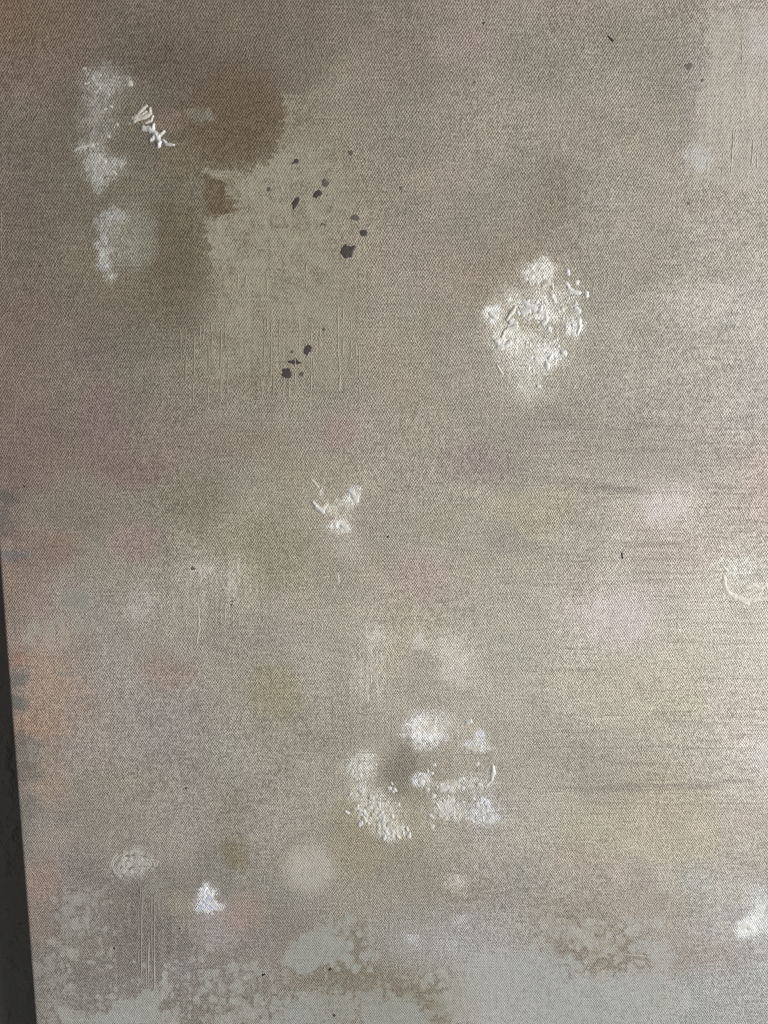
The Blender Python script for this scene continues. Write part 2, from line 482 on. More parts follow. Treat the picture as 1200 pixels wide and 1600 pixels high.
# --- left middle: lilac and grey clouds
for (cx, cy, rx, ry, rgb, k) in [
    (165, 650, 45, 60, (126, 110, 106), .55), (205, 735, 60, 26, (128, 110, 105), .55), (150, 560, 50, 30, (120, 108, 102), .5), (240, 545, 60, 20, (118, 114, 102), .5),
    (530, 672, 30, 26, (156, 138, 128), .55), (205, 848, 42, 42, (146, 130, 124), .6), (130, 800, 60, 40, (126, 118, 104), .5),
    (85, 860, 40, 30, (134, 116, 104), .5), (350, 690, 100, 30, (138, 126, 113), .5), (740, 722, 62, 36, (150, 138, 132), .65),
    (850, 605, 80, 40, (158, 152, 138), .4), (880, 645, 60, 30, (152, 146, 134), .5), (860, 665, 50, 25, (150, 145, 136), .5),
    (790, 840, 45, 32, (152, 146, 138), .6), (655, 900, 38, 40, (168, 154, 146), .7), (830, 800, 60, 40, (168, 160, 138), .5),
    (520, 900, 40, 30, (150, 144, 130), .4), (420, 860, 70, 60, (140, 134, 114), .5), (300, 780, 60, 50, (128, 122, 106), .5),
    (430, 1080, 45, 50, (149, 142, 118), .6), (265, 1050, 45, 25, (152, 132, 122), .5), (250, 1030, 30, 20, (148, 136, 126), .5),
    (560, 930, 40, 20, (158, 152, 140), .4), (370, 1000, 100, 50, (146, 140, 130), .4), (260, 1130, 90, 60, (148, 143, 136), .5),
    (545, 1110, 30, 80, (152, 147, 136), .5)]:
    wash(blob(cx, cy, rx * 1.05, ry * 1.05, 0, .7, 10, 30), rgb, min(1, k * 1.35))
smooth_paint(sc_(blob(121, 940, 27, 18, 0, .4, 6), .8), (130, 129, 120), .6)
for (cx, cy, r) in [(80, 1000, 10), (102, 996, 9), (82, 985, 7), (60, 985, 9), (100, 975, 8), (125, 980, 9), (50, 1000, 8)]:
    smooth_paint(sc_(blob(cx, cy, r, r * 1.3, 0, .5, 8), .6), (138, 136, 125), .6)
# --- left edge: orange bleed and grey dabs
for (cx, cy, rx, ry, rgb, k) in [
    (80, 1065, 42, 60, (158, 138, 122), .75), (55, 1130, 45, 30, (154, 131, 115), .75), (30, 1030, 25, 14, (144, 119, 104), .7), (110, 1110, 40, 40, (152, 138, 126), .5),
    (20, 925, 30, 40, (134, 118, 106), .6), (30, 970, 25, 25, (132, 122, 112), .5), (75, 1215, 30, 40, (152, 136, 120), .6), (60, 1380, 32, 45, (152, 132, 121), .75),
    (60, 1455, 20, 25, (142, 126, 117), .6), (85, 1310, 40, 30, (154, 142, 132), .5), (110, 1010, 45, 30, (146, 132, 122), .4)]:
    wash(blob(cx, cy, rx, ry, 0, .8, 8, 20), rgb, k)
for (cx, cy, rx, ry, rgb, c) in [
    (8, 775, 20, 18, (102, 97, 92), .55), (8, 820, 18, 26, (104, 97, 91), .5), (14, 872, 28, 12, (112, 112, 109), .55), (28, 1062, 22, 18, (120, 117, 111), .5), (24, 1095, 26, 14, (116, 114, 108), .6),
    (42, 1165, 28, 22, (116, 114, 109), .48), (46, 1205, 26, 18, (112, 109, 102), .48), (48, 1262, 24, 30, (114, 111, 104), .45), (105, 1050, 20, 10, (138, 132, 124), .4)]:
    scumble(blob(cx, cy, rx, ry, 0, .6, 11, 14), rgb, c)
# --- right: pinks, yellows, white veils, horizontal drags
for (cx, cy, rx, ry, rgb, k) in [
    (1000, 1080, 130, 65, (187, 178, 162), .7), (1060, 1020, 90, 40, (192, 184, 169), .5), (1030, 1255, 85, 75, (183, 173, 155), .7), (1090, 1330, 60, 40, (178, 169, 152), .5),
    (960, 960, 85, 62, (192, 182, 174), .5), (980, 930, 50, 30, (194, 184, 177), .3), (1080, 870, 90, 35, (191, 178, 167), .6), (1190, 760, 30, 60, (188, 172, 160), .6),
    (1110, 470, 80, 42, (180, 176, 168), .6), (1130, 360, 40, 60, (176, 166, 158), .5), (1160, 1110, 60, 50, (202, 192, 182), .6), (1040, 620, 120, 40, (172, 166, 156), .5),
    (905, 905, 40, 50, (172, 160, 150), .5), (1060, 1165, 90, 20, (186, 180, 166), .5), (900, 1190, 70, 20, (158, 150, 140), .5), (820, 1260, 60, 50, (172, 166, 158), .5),
    (900, 1340, 50, 40, (176, 162, 146), .45), (760, 1300, 40, 30, (176, 170, 164), .5), (680, 1390, 90, 20, (150, 138, 124), .5), (640, 1270, 60, 40, (146, 137, 118), .5),
    (560, 1330, 40, 60, (154, 144, 122), .6), (550, 1270, 30, 40, (152, 142, 120), .5), (815, 1215, 50, 30, (168, 158, 144), .4), (1000, 1420, 60, 20, (164, 152, 140), .5), (930, 1400, 40, 25, (170, 156, 144), .4)]:
    wash(blob(cx, cy, rx, ry, 0, .95, 6, 30), rgb, k)
scumble(blob(1195, 1175, 26, 50, 0, .8, 8), (214, 211, 206), .6)
wash(blob(1165, 890, 45, 30, 0, .7, 6), (196, 194, 184), .7)
dr = fbm(X, Y, 6, 21, 4, 20.0, 0.5)
dmask = sst(740, 900, X + WX * 120) * sst(600, 680, Y + WY * 60) * (1 - sst(1230, 1300, Y))
dk = (sst(.5, .85, dr) * dmask * .13)[..., None]
over *= 1 - dk * np.array([.8, .9, .9]); under *= 1 - dk
lt = (sst(.55, .75, fbm(X, Y, 16, 22, 4, 8.0, .5)) * dmask * .025)[..., None]
over *= 1 + lt
def streak(x0, y0, x1, y1, wd, rgb, k, sag=0):
    t = np.clip((X - x0) / (x1 - x0), 0, 1)
    yy = y0 + (y1 - y0) * t + sag * 4 * t * (1 - t) + WY * 10
    m = np.exp(-((Y - yy) / wd) ** 2) * sst(-.05, .12, (X - x0) / (x1 - x0)) * (1 - sst(.85, 1.05, (X - x0) / (x1 - x0)))
    r = np.nonzero(np.abs(ROWY - (y0 + y1) / 2) < 40 + abs(sag))[0]; sl = (slice(r[0], r[-1] + 1), slice(None))
    wash((sl, np.clip(m[sl] * sst(.3, .7, fbm(X[sl], Y[sl], 8, 31, 3, 9, .5)), 0, 1)), rgb, k)
for a in [(840, 753, 1080, 768, 5, (138, 130, 122), .7), (930, 770, 1200, 765, 5, (150, 142, 135), .6), (900, 683, 1110, 668, 3, (150, 142, 132), .7), (1000, 800, 1200, 790, 4, (158, 148, 142), .5),
          (1000, 838, 1200, 828, 5, (156, 146, 140), .55), (990, 872, 1190, 862, 4, (160, 146, 138), .55), (860, 1216, 1190, 1216, 7, (146, 138, 129), .5, 10), (850, 1190, 1060, 1192, 5, (150, 142, 132), .5),
          (770, 740, 960, 752, 4, (140, 132, 124), .5), (880, 1140, 1150, 1130, 5, (168, 162, 146), .5), (1020, 1000, 1200, 1004, 4, (180, 172, 156), .5), (830, 1160, 1000, 1158, 6, (158, 152, 142), .4)]:
    streak(*a)
# --- white scumbles, centre and low
for (cx, cy, rx, ry, rgb, c) in [
    (960, 965, 70, 48, (190, 180, 178), .50), (1042, 792, 44, 34, (190, 182, 178), .50), (1110, 468, 66, 30, (178, 171, 163), .36), (1150, 886, 26, 12, (200, 202, 196), .30), (1085, 560, 40, 30, (172, 165, 157), .25), (1190, 500, 30, 40, (180, 173, 165), .3),
    (838, 510, 66, 90, (184, 181, 171), .37), (796, 515, 36, 50, (190, 187, 178), .40), (845, 425, 26, 24, (198, 196, 190), .58), (830, 600, 30, 32, (186, 184, 174), .50),
    (866, 470, 26, 30, (200, 198, 192), .42), (772, 492, 14, 16, (212, 212, 210), .75), (852, 560, 26, 22, (214, 216, 214), .72), (800, 530, 26, 20, (206, 204, 196), .66), (850, 490, 20, 14, (212, 212, 206), .62),
    (898, 512, 12, 16, (214, 214, 212), .7), (818, 560, 34, 34, (192, 190, 182), .45), (805, 470, 12, 10, (204, 202, 194), .6),
    (540, 800, 22, 24, (168, 163, 150), .5), (552, 775, 9, 16, (214, 214, 212), .75), (500, 768, 6, 10, (190, 188, 180), .6), (532, 824, 18, 10, (206, 205, 200), .7), (510, 795, 14, 8, (196, 194, 184), .55), (538, 850, 22, 20, (166, 160, 150), .4),
    (312, 893, 36, 16, (172, 165, 159), .54), (305, 930, 45, 40, (152, 146, 136), .4), (372, 912, 22, 40, (168, 162, 152), .55), (222, 945, 30, 34, (162, 156, 150), .54), (390, 920, 22, 50, (152, 146, 130), .4),
    (580, 990, 24, 14, (188, 184, 176), .6), (578, 1050, 24, 60, (164, 158, 147), .55), (655, 1000, 14, 14, (182, 176, 168), .5), (716, 1035, 38, 42, (184, 179, 171), .52), (700, 1010, 24, 20, (184, 178, 168), .4),
    (664, 1138, 35, 29, (212, 213, 222), .66), (690, 1140, 12, 14, (220, 220, 226), .66), (752, 1150, 12, 12, (200, 202, 206), .55), (745, 1165, 24, 8, (198, 202, 202), .55), (700, 1135, 40, 12, (170, 164, 150), .4),
    (560, 1205, 26, 24, (186, 185, 178), .55), (575, 1190, 18, 22, (196, 194, 190), .5), (590, 1265, 36, 26, (192, 190, 182), .62), (612, 1295, 26, 18, (198, 197, 190), .68), (570, 1240, 30, 16, (184, 182, 174), .5),
    (660, 1215, 16, 14, (200, 200, 200), .55), (700, 1226, 34, 10, (190, 188, 180), .55), (740, 1222, 32, 18, (186, 184, 178), .5), (702, 1262, 30, 18, (192, 191, 186), .58), (755, 1265, 24, 24, (200, 202, 208), .52), (640, 1280, 60, 30, (164, 158, 146), .35),
    (322, 1406, 13, 22, (204, 208, 226), .85), (336, 1416, 16, 8, (196, 198, 214), .55), (312, 1420, 10, 7, (200, 204, 220), .6), (1172, 1448, 26, 14, (210, 213, 215), .64), (1190, 1430, 20, 40, (200, 202, 202), .5), (1165, 1460, 14, 10, (210, 214, 216), .6),
    (722, 1442, 16, 10, (184, 184, 184), .42), (700, 1475, 20, 14, (178, 178, 178), .36), (645, 1470, 16, 14, (180, 180, 182), .42), (760, 1500, 14, 10, (190, 190, 190), .4), (715, 1380, 20, 14, (184, 180, 172), .4)]:
    scumble(blob(cx, cy, rx * 1.2, ry * 1.2, 0, .65, 10, 10), np.minimum(np.array(rgb) * 1.13, 240), c + .01, .25)
wash(blob(628, 1198, 26, 42, 15, .8, 5), (120, 114, 104), .75)
wash(blob(640, 1190, 50, 60, 0, .9, 5), (140, 133, 121), .4)
wash(blob(820, 505, 22, 18, 0, .8, 5), (150, 142, 122), .6)
smooth_paint(sc_(blob(486, 1356, 42, 40, 0, .5, 3, 10), .8), (170, 166, 156), .3, .8)
wash(blob(610, 1420, 130, 50, 0, .9), (160, 155, 145), .4)
wash(blob(430, 1290, 60, 40, 0, .9), (162, 156, 147), .5)
wash(blob(280, 1300, 50, 60, 0, .9), (158, 151, 143), .5)
wash(blob(345, 1445, 48, 42, 30, .45, 5, 10), (158, 149, 146), .75)
wash(blob(385, 1425, 32, 40, 30, .8, 5), (156, 136, 126), .6)
wash(blob(400, 1470, 40, 22, 0, .7), (140, 130, 125), .6)
wash(blob(365, 1330, 24, 30, 0, .6, 8), (122, 113, 92), .7)
wash(blob(360, 1270, 22, 40, 0, .8), (134, 126, 114), .6)
wash(blob(280, 1415, 36, 22, 0, .7), (152, 144, 130), .6)
wash(blob(215, 1460, 50, 90, 0, .8, 4), (122, 116, 109), .7)
scumble(blob(208, 1355, 44, 30, 0, .5, 12), (172, 170, 162), .66, .4)
scumble(blob(245, 1390, 20, 26, 0, .6, 10), (150, 147, 137), .5, .4)

# --- bottom: pale pooled paint with frilled, bubbled edges
f1, f2, idv = worley(X + wX * 6, Y + wY * 6, 15, 1)
g1, g2, idw = worley(X + wX * 4, Y + wY * 4, 9, 2)
E26 = fbm(X, Y, 26, 41, 4)
def pool(m, rgb, k=.8):
    """m is a soft presence field; threshold it cell by cell so that edges break into drops"""
    rr = np.nonzero(m.max(1) > .05)[0]
    if len(rr) == 0: return
    sl = (slice(rr[0], rr[-1] + 1), slice(None))
    m = m[sl]; e = E26[sl]
    gate = sst(.12, .3, m)
    solid = sst(.49, .57, m + .5 * (e - .5))
    cells = gate * sst(.28, .46, m + .55 * (idv[sl] - .5)) * (1 - sst(.26, .46, f1[sl] * (1.1 - .35 * idv[sl])))
    cells2 = gate * sst(.20, .40, m + .5 * (idw[sl] - .5)) * (1 - sst(.20, .42, g1[sl])) * .8
    mm = np.maximum(solid, np.maximum(cells, cells2))
    rim = np.clip(1 - np.abs(m + .5 * (e - .5) - .49) / .035, 0, 1) * .15 * gate
    wash((sl, rim), np.array(rgb) * .76)
    thin = .72 + .5 * (fbm(X[sl], Y[sl], 50, 43, 3) - .5)
    smooth_paint((sl, mm * k * np.clip(thin * 1.25, 0, 1)), rgb, .35, .82)
def field(*bl):
    r = np.zeros(X.shape)
    for (cx, cy, rx, ry) in bl:
        d = np.sqrt(((X - cx + WX * 30) / rx) ** 2 + ((Y - cy + WY * 30) / ry) ** 2)
        r = np.maximum(r, np.clip(1.15 - .65 * d, 0, 1))
    return r
wash(sst(1440, 1560, Y + WY * 80) * sst(420, 500, X + WX * 50) * (1 - sst(690, 760, X)), (136, 128, 113), .6)
wash(blob(900, 1460, 90, 50, 20, .8), (146, 135, 123), .75)
wash(blob(960, 1500, 90, 30, 0, .8), (148, 137, 124), .6)
wash(blob(1080, 1490, 90, 30, 0, .8), (160, 150, 140), .6)
wash(sst(1530, 1590, Y + WY * 60) * (1 - sst(430, 470, X)), (132, 126, 117), .4)
wash(blob(545, 1500, 100, 75, 0, .7, 10, 30), (128, 121, 108), .6)
wash(blob(620, 1570, 120, 50, 0, .7, 10, 30), (128, 121, 106), .6)
wash(blob(915, 1478, 110, 46, 10, .7, 10, 30), (138, 131, 119), .6)
wash(blob(300, 1590, 180, 50, 0, .8, 10, 30), (126, 121, 112), .6)
wash(blob(110, 1490, 60, 110, 0, .8, 10, 30), (124, 118, 110), .5)
wash(blob(670, 1472, 110, 42, 0, .8, 6, 30), (161, 160, 154), .75)
wash(blob(790, 1470, 90, 50, 0, .9, 6, 30), (164, 163, 157), .6)
pool(field((505, 1482, 34, 26), (480, 1500, 26, 16)), (150, 152, 146), .9)
pool(field((800, 1560, 120, 56), (850, 1590, 100, 40), (760, 1520, 50, 26)), (161, 161, 155))
pool(field((628, 1590, 44, 28), (585, 1575, 26, 34), (500, 1580, 60, 30)), (148, 150, 144), .85)
wash(blob(545, 1478, 22, 34, 0, .7, 8), (126, 119, 107), .6)
wash(blob(560, 1522, 50, 14, 18, .8, 8), (126, 119, 104), .5)
wash(blob(520, 1540, 34, 16, -10, .8, 8), (128, 122, 110), .55)
wash(blob(650, 1552, 50, 13, 25, .8, 8), (128, 121, 106), .5)
wash(blob(682, 1580, 16, 30, 0, .7, 8), (126, 119, 104), .5)
pool(field((920, 1565, 80, 46), (1000, 1565, 60, 40), (840, 1512, 44, 22)), (161, 163, 157), .8)
pool(field((1015, 1480, 26, 12), (1000, 1522, 34, 16), (1030, 1500, 22, 14)), (164, 165, 160), .8)
wash(blob(1150, 1570, 110, 50, 0, .9), (170, 169, 163), .6)
pool(field((205, 1582, 40, 20), (170, 1600, 50, 18), (230, 1570, 20, 14)), (148, 150, 143), .9)
pool(field((250, 1596, 40, 12), (370, 1596, 50, 10)) * .8, (148, 148, 140), .8)
pool(field((120, 1450, 40, 40), (85, 1540, 50, 50), (130, 1400, 30, 20), (110, 1590, 50, 30)) * .5, (142, 141, 134), .7)
pool(field((880, 1455, 60, 30), (930, 1470, 40, 16)) * .6, (164, 160, 150), .7)
RD = np.random.default_rng(8)
def drops(n, x0, x1, y0, y1, rgb, rmin, rmax, bias=1.0, k=.8):
    """single dried drops of pale paint, denser towards y1"""
    for _ in range(n):
        x = x0 + (x1 - x0) * RD.random(); y = y1 - (y1 - y0) * RD.random() ** bias
        r = rmin + (rmax - rmin) * RD.random() ** 2.2
        smooth_paint(sc_(blob(x, y, r * (.8 + .4 * RD.random()), r * (.8 + .5 * RD.random()), 0, .35, 4, 3), k * (.5 + .5 * RD.random())), rgb, .4, .8)
drops(260, 90, 450, 1500, 1612, (151, 151, 144), 2.2, 9, 1.9, .9)
drops(40, 230, 440, 1480, 1600, (154, 152, 143), 2, 7, 1.4)
drops(80, 500, 590, 1430, 1530, (151, 152, 145), 2.5, 8, 1.0, 1.0)
drops(60, 600, 720, 1520, 1600, (148, 147, 139), 2, 5, 1.0, 1.0)
drops(110, 840, 1040, 1430, 1530, (167, 165, 158), 2, 8, 1.0, .8)
drops(80, 80, 180, 1380, 1520, (152, 150, 142), 2, 8, 1.0, .7)
drops(30, 150, 300, 1230, 1340, (156, 150, 141), 2, 6, 1.0, .5)
for _ in range(70):                       # dried tide lines inside the right-hand pool
    x = 830 + 230 * RD.random(); y = 1520 + 80 * RD.random(); r = 3 + 6 * RD.random()
    d = np.hypot(X - x + wX * 9, Y - y + wY * 9)
    if _ % 2 == 0:
        rr_ = np.nonzero(np.abs(ROWY - y) < r + 8)[0]; sl = (slice(rr_[0], rr_[-1] + 1), slice(None))
        ang = np.arctan2(Y[sl] - y, X[sl] - x) + RD.random() * 6
        wash((sl, np.exp(-((d[sl] - r) / 1.1) ** 2) * sst(-.3, .4, np.sin(ang))), (138, 134, 124), .5)

# streaky vertical drags left and centre (scraped with a blade)
dv = fbm(X, Y, 14, 23, 4, .5, 7.0)
vmask = full(blob(400, 560, 150, 90, 0, .9)) + full(blob(230, 1480, 60, 110, 0, .9)) + full(blob(1150, 200, 70, 120, 0, .9)) + full(blob(340, 940, 90, 70, 0, .9)) + full(blob(330, 1380, 120, 120, 0, .9), .6) + full(blob(580, 1060, 50, 90, 0, .9))
top *= 1 + ((dv - .5) * np.clip(vmask, 0, 1) * .14)[..., None]
vk = ((dv - .5) * np.clip(vmask, 0, 1) * .16)[..., None]
over *= 1 + vk; under *= 1 + vk

# --- reflectance
LL = light_level(PX, ZZ)[..., None]
GAIN = 1.0
over_a = np.clip(lin(np.clip(over, 0, 250)) / LL * GAIN, .01, .86)
under_a = np.clip(lin(np.clip(under, 0, 250)) / LL * GAIN, .01, .86)
top_a = np.clip(lin(np.clip(top, 0, 250)) / LL * GAIN, .01, .86)
print('light', LL.min(), LL.max(), 'albedo', over_a.mean((0, 1)), np.percentile(over_a, [1, 50, 99]))

# --- relief of the cloth and paint film (metres, towards the viewer)
rel = (fbm(X, Y, 260, 51, 2) - .5) * 0.0016 + (fbm(X, Y, 9, 52, 3) - .5) * 0.00010 * (1 + 2 * fill)
rel += (fbm(X, Y, 7, 53, 3, .4, 8) - .5) * 0.00016 * np.clip(vmask, 0, 1)
crust = np.zeros(X.shape)
for q in [(835, 505, 85, 110), (600, 1270, 70, 55), (725, 1240, 70, 60), (160, 200, 45, 110), (172, 390, 40, 70), (570, 1200, 40, 40), (665, 1138, 40, 34), (324, 1410, 24, 28), (530, 800, 50, 60), (208, 1358, 52, 40), (235, 195, 45, 45), (1165, 905, 50, 50), (1172, 1448, 34, 22), (360, 915, 70, 50), (580, 1040, 34, 80)]:
    b_ = blob(q[0], q[1], q[2], q[3], 0, .5); crust[b_[0]] = np.maximum(crust[b_[0]], b_[1])
cn = 1 - np.abs(fbm(X, Y, 9, 57, 3) - .5) * 4
rel += crust * np.clip(topc * 1.3, 0, 1) * (cn * .00034 + (fbm(X, Y, 5, 58, 2) - .5) * .0004)
fr = np.zeros(len(prof)); fr[nl:nf] = 1
fr[nl:nl + 12] = np.linspace(0, 1, 12)
rel *= fr[None, :]

painting = bpy.data.objects.new('canvas_painting', None); C.objects.link(painting)
painting['label'] = 'abstract beige and grey painting on stretched canvas with white impasto dabs and dark specks'
painting['category'] = 'painting'

M_canvas = canvas_material()
nr, nc = X.shape
V = np.stack([PX, PY - rel, ZZ], -1).reshape(-1, 3).astype(np.float32)
ii = np.arange(nr * nc).reshape(nr, nc)
Q = np.stack([ii[:-1, :-1], ii[:-1, 1:], ii[1:, 1:], ii[1:, :-1]], -1).reshape(-1, 4).astype(np.int32)
me = bpy.data.meshes.new('canvas')
me.vertices.add(len(V)); me.vertices.foreach_set('co', V.ravel())
me.loops.add(Q.size); me.loops.foreach_set('vertex_index', Q.ravel())
me.polygons.add(len(Q))
me.polygons.foreach_set('loop_start', np.arange(0, Q.size, 4, dtype=np.int32))
me.polygons.foreach_set('use_smooth', np.ones(len(Q), bool))
me.update(calc_edges=True)
for nm, rgb, al in (('over', over_a, cover), ('under', under_a, fill), ('top', top_a, topc)):
    at_ = me.color_attributes.new(nm, 'FLOAT_COLOR', 'POINT')
    at_.data.foreach_set('color', np.concatenate([rgb, al[..., None]], -1).astype(np.float32).ravel())
me.materials.append(M_canvas)
canvas = bpy.data.objects.new('canvas', me); C.objects.link(canvas); canvas.parent = painting

# stretcher bars behind the cloth
M_wood = wood_material()
bw = 0.045; g = 0.0012
box('stretcher_bar', X_LEFT + g, X_LEFT + bw, 0.004, THICK, 0.001, Z_TOP - 0.001, M_wood, painting, .001)
box('stretcher_bar', X_RIGHT - bw, X_RIGHT - g, 0.004, THICK, 0.001, Z_TOP - 0.001, M_wood, painting, .001)
box('stretcher_bar', X_LEFT + bw, X_RIGHT - bw, 0.004, THICK, 0.001, bw, M_wood, painting, .001)
box('stretcher_bar', X_LEFT + bw, X_RIGHT - bw, 0.004, THICK, Z_TOP - bw, Z_TOP - 0.001, M_wood, painting, .001)

# ------------------------------------------------------------------ raised paint: dabs, ridges, splatters (each its own part)
def canvas_y(px, py):
    """height of the cloth's slow undulation under a spot"""
    return (fbm(px, py, 260, 51, 2) - .5) * 0.0016

HS = 0.55
def dab(name, segs, mat, h=3.0, step=.8, rag=.35, ns=5.0, seed=0, lump=.3, pw=.6):
    """paint lump as a small height field. segs: [(x, y, r), ...] polylines in photo pixels; h in pixels"""
    allp = [p for s in segs for p in s]
    x0 = min(p[0] - p[2] * 1.5 for p in allp); x1 = max(p[0] + p[2] * 1.5 for p in allp)
    y0 = min(p[1] - p[2] * 1.5 for p in allp); y1 = max(p[1] + p[2] * 1.5 for p in allp)
    gx, gy = np.meshgrid(np.arange(x0, x1 + step, step), np.arange(y0, y1 + step, step))
    q = np.full(gx.shape, -9.0)
    for s in segs:
        s = s if len(s) > 1 else [s[0], (s[0][0] + .01, s[0][1], s[0][2])]
        for (ax, ay, ar), (bx, by, br) in zip(s[:-1], s[1:]):
            ex, ey = bx - ax, by - ay
            t = np.clip(((gx - ax) * ex + (gy - ay) * ey) / (ex * ex + ey * ey), 0, 1)
            r = ar + (br - ar) * t
            d = np.hypot(gx - ax - t * ex, gy - ay - t * ey) / r
            q = np.maximum(q, 1 - d)
    q = q + (fbm(gx, gy, ns, 60 + seed, 3) - .5) * 2.6 * rag + (vnoise(gx, gy, 2.4, 33 + seed) - .5) * rag * .8
    hh = np.sign(q) * np.abs(q) ** pw * h * (1 + (fbm(gx, gy, ns * .8, 80 + seed, 2) - .5) * 2 * lump)
    hh = np.clip(hh, -.5, None)
    keep = np.zeros(gx.shape, bool)
    pos = q > 0
    fc = pos[:-1, :-1] | pos[1:, :-1] | pos[:-1, 1:] | pos[1:, 1:]
    if not fc.any(): return None
    x, z = at(gx, gy)
    y = -hh * HS * PXM - canvas_y(gx, gy) - 0.00004
    idx = np.arange(gx.size).reshape(gx.shape)
    fcs = np.stack([idx[:-1, :-1], idx[1:, :-1], idx[1:, 1:], idx[:-1, 1:]], -1)[fc]
    used = np.unique(fcs); rem = np.full(gx.size, -1); rem[used] = np.arange(len(used))
    vv = np.stack([x, y, z], -1).reshape(-1, 3)[used]
    return mesh_obj(name, vv, rem[fcs], mat, painting)

def refl(px, py, rgb):
    x, z = at(px, py)
    return tuple(np.clip(lin(rgb) / light_level(x, z), .01, .85))

M_white = paint_material('thick_white_paint', (.62, .61, .58), 0.05, .40, .05)
M_cream = paint_material('thick_cream_paint', (.56, .53, .46), 0.08, .5, .10)
M_grey = paint_material('thick_greige_paint', (.27, .25, .215), 0.12, .5, .10)
M_dark = paint_material('dark_umber_splatter', (.066, .055, .051), 0.16, .5, .12)
M_mid = paint_material('thin_umber_splatter', (.125, .106, .092), 0.2, .55, .15)
M_black = paint_material('black_fleck', (.02, .018, .016), 0.0, .5, .1)

M_violet = paint_material('violet_white_paint', (.60, .63, .76), 0.15, .45, .08)
R = np.random.default_rng(5)
def D_(segs, mat, h=3.0, **k):
    w = .82 if h > 5 else 1.3
    segs = [[(x + (R.random() - .5) * 1.5, y + (R.random() - .5) * 1.5, r * w * (.75 + .6 * R.random())) for (x, y, r) in g_] for g_ in segs]
    return dab('impasto_dab', segs, mat, h=h * .85, **k)
# upper-left thick white star of paint
D_([[(224, 200, 5), (234, 202, 6), (243, 210, 7), (249, 221, 6), (248, 228, 3)], [(240, 195, 2.5), (238, 203, 5)], [(249, 212, 5), (256, 205, 3)], [(254, 218, 3), (260, 226, 3.5), (272, 227, 2)], [(240, 214, 5), (236, 219, 3)]], M_white, h=6, rag=.25, seed=1)
D_([[(213, 183, 2), (222, 180, 3), (229, 174, 2)], [(210, 190, 1.5), (218, 182, 2)]], M_cream, h=3, seed=2)
D_([[(208, 184, 2), (215, 185, 3), (226, 183, 2.5), (234, 178, 2), (235, 170, 1.5)]], M_cream, h=3.5, rag=.3, seed=3)
D_([[(216, 178, 1.5), (222, 170, 2), (228, 166, 1.5)]], M_cream, h=2.5, seed=4)
D_([[(228, 192, 1.5), (236, 188, 2), (239, 182, 1.5)]], M_cream, h=2.5, seed=5)
D_([[(198, 191, 2), (202, 192, 2)]], M_grey, h=2, seed=6)
D_([[(138, 146, 3), (145, 148, 2.5)]], M_grey, h=2, seed=7)
D_([[(120, 233, 2), (128, 229, 2), (143, 227, 2.5)]], M_cream, h=2, rag=.4, seed=8)
D_([[(134, 210, 1.5), (142, 208, 2), (146, 200, 1.5)]], M_grey, h=2, rag=.4, seed=9)
D_([[(150, 250, 2), (158, 247, 2.5), (164, 252, 2)]], M_cream, h=2, rag=.4, seed=10)
D_([[(176, 268, 2), (182, 272, 2)]], M_cream, h=2, seed=11)
D_([[(204, 130, 2.5)]], M_cream, h=2, seed=12)

# cluster right of centre
for k, s in enumerate([
    [[(775, 533, 3.5), (780, 540, 4), (788, 541, 3.5), (796, 536, 3)]],
    [[(784, 526, 2.5), (788, 518, 3), (796, 512, 3), (806, 510, 3)]],
    [[(792, 500, 2), (796, 492, 2.5), (802, 485, 2.5), (804, 480, 2)]],
    [[(797, 503, 3.5), (806, 505, 3)]],
    [[(820, 472, 2.5), (828, 478, 4), (835, 482, 4)], [(826, 486, 3), (818, 488, 3)]],
    [[(846, 478, 3), (844, 488, 4), (852, 490, 3.5), (854, 500, 3.5), (850, 504, 3)]],
    [[(848, 448, 2.5), (854, 442, 3), (862, 444, 2.5), (864, 452, 2)]],
    [[(862, 462, 3), (866, 470, 3)]],
    [[(884, 443, 2.5), (888, 450, 3), (892, 455, 3)]],
    [[(901, 442, 4)]], [[(886, 425, 3)], [(887, 428, 2.5)]], [[(915, 458, 3.6), (916, 461, 3)]],
    [[(893, 456, 2.5), (903, 458, 2.5)]], [[(879, 482, 3), (884, 481, 2)]], [[(900, 482, 2.5), (904, 487, 3.5)]],
    [[(905, 500, 2.5), (906, 512, 2.5), (902, 521, 2.5)]], [[(884, 510, 2.5)]], [[(894, 508, 2)]], [[(896, 522, 3), (900, 524, 2.5)]],
    [[(854, 568, 3), (856, 574, 3)]], [[(826, 558, 2.5), (830, 560, 2.5)]], [[(778, 572, 1.5), (783, 580, 2), (785, 585, 1.5)]],
    [[(881, 551, 3)]], [[(842, 603, 3)]], [[(766, 490, 3), (772, 496, 3)]], [[(858, 560, 2), (862, 552, 2)]], [[(838, 472, 2.5)]]]):
    D_(s, M_white if k not in (1, 2, 6, 13) else M_cream, h=3.2 if k > 3 else 4, rag=.35, seed=20 + k)

for k in range(46):          # small crumbs strewn round the cluster
    a = R.random() * 6.28; q = .35 + .65 * R.random()
    x = 836 + 62 * q * math.cos(a) + 26 * (math.sin(a) < 0) * R.random(); y = 505 + 82 * q * math.sin(a)
    r = 1.3 + 2.2 * R.random() ** 2
    D_([[(x, y, r), (x + (R.random() - .5) * 5, y + (R.random() - .5) * 5, r * .8)]], M_white, h=2.2, rag=.5, ns=3, seed=400 + k)
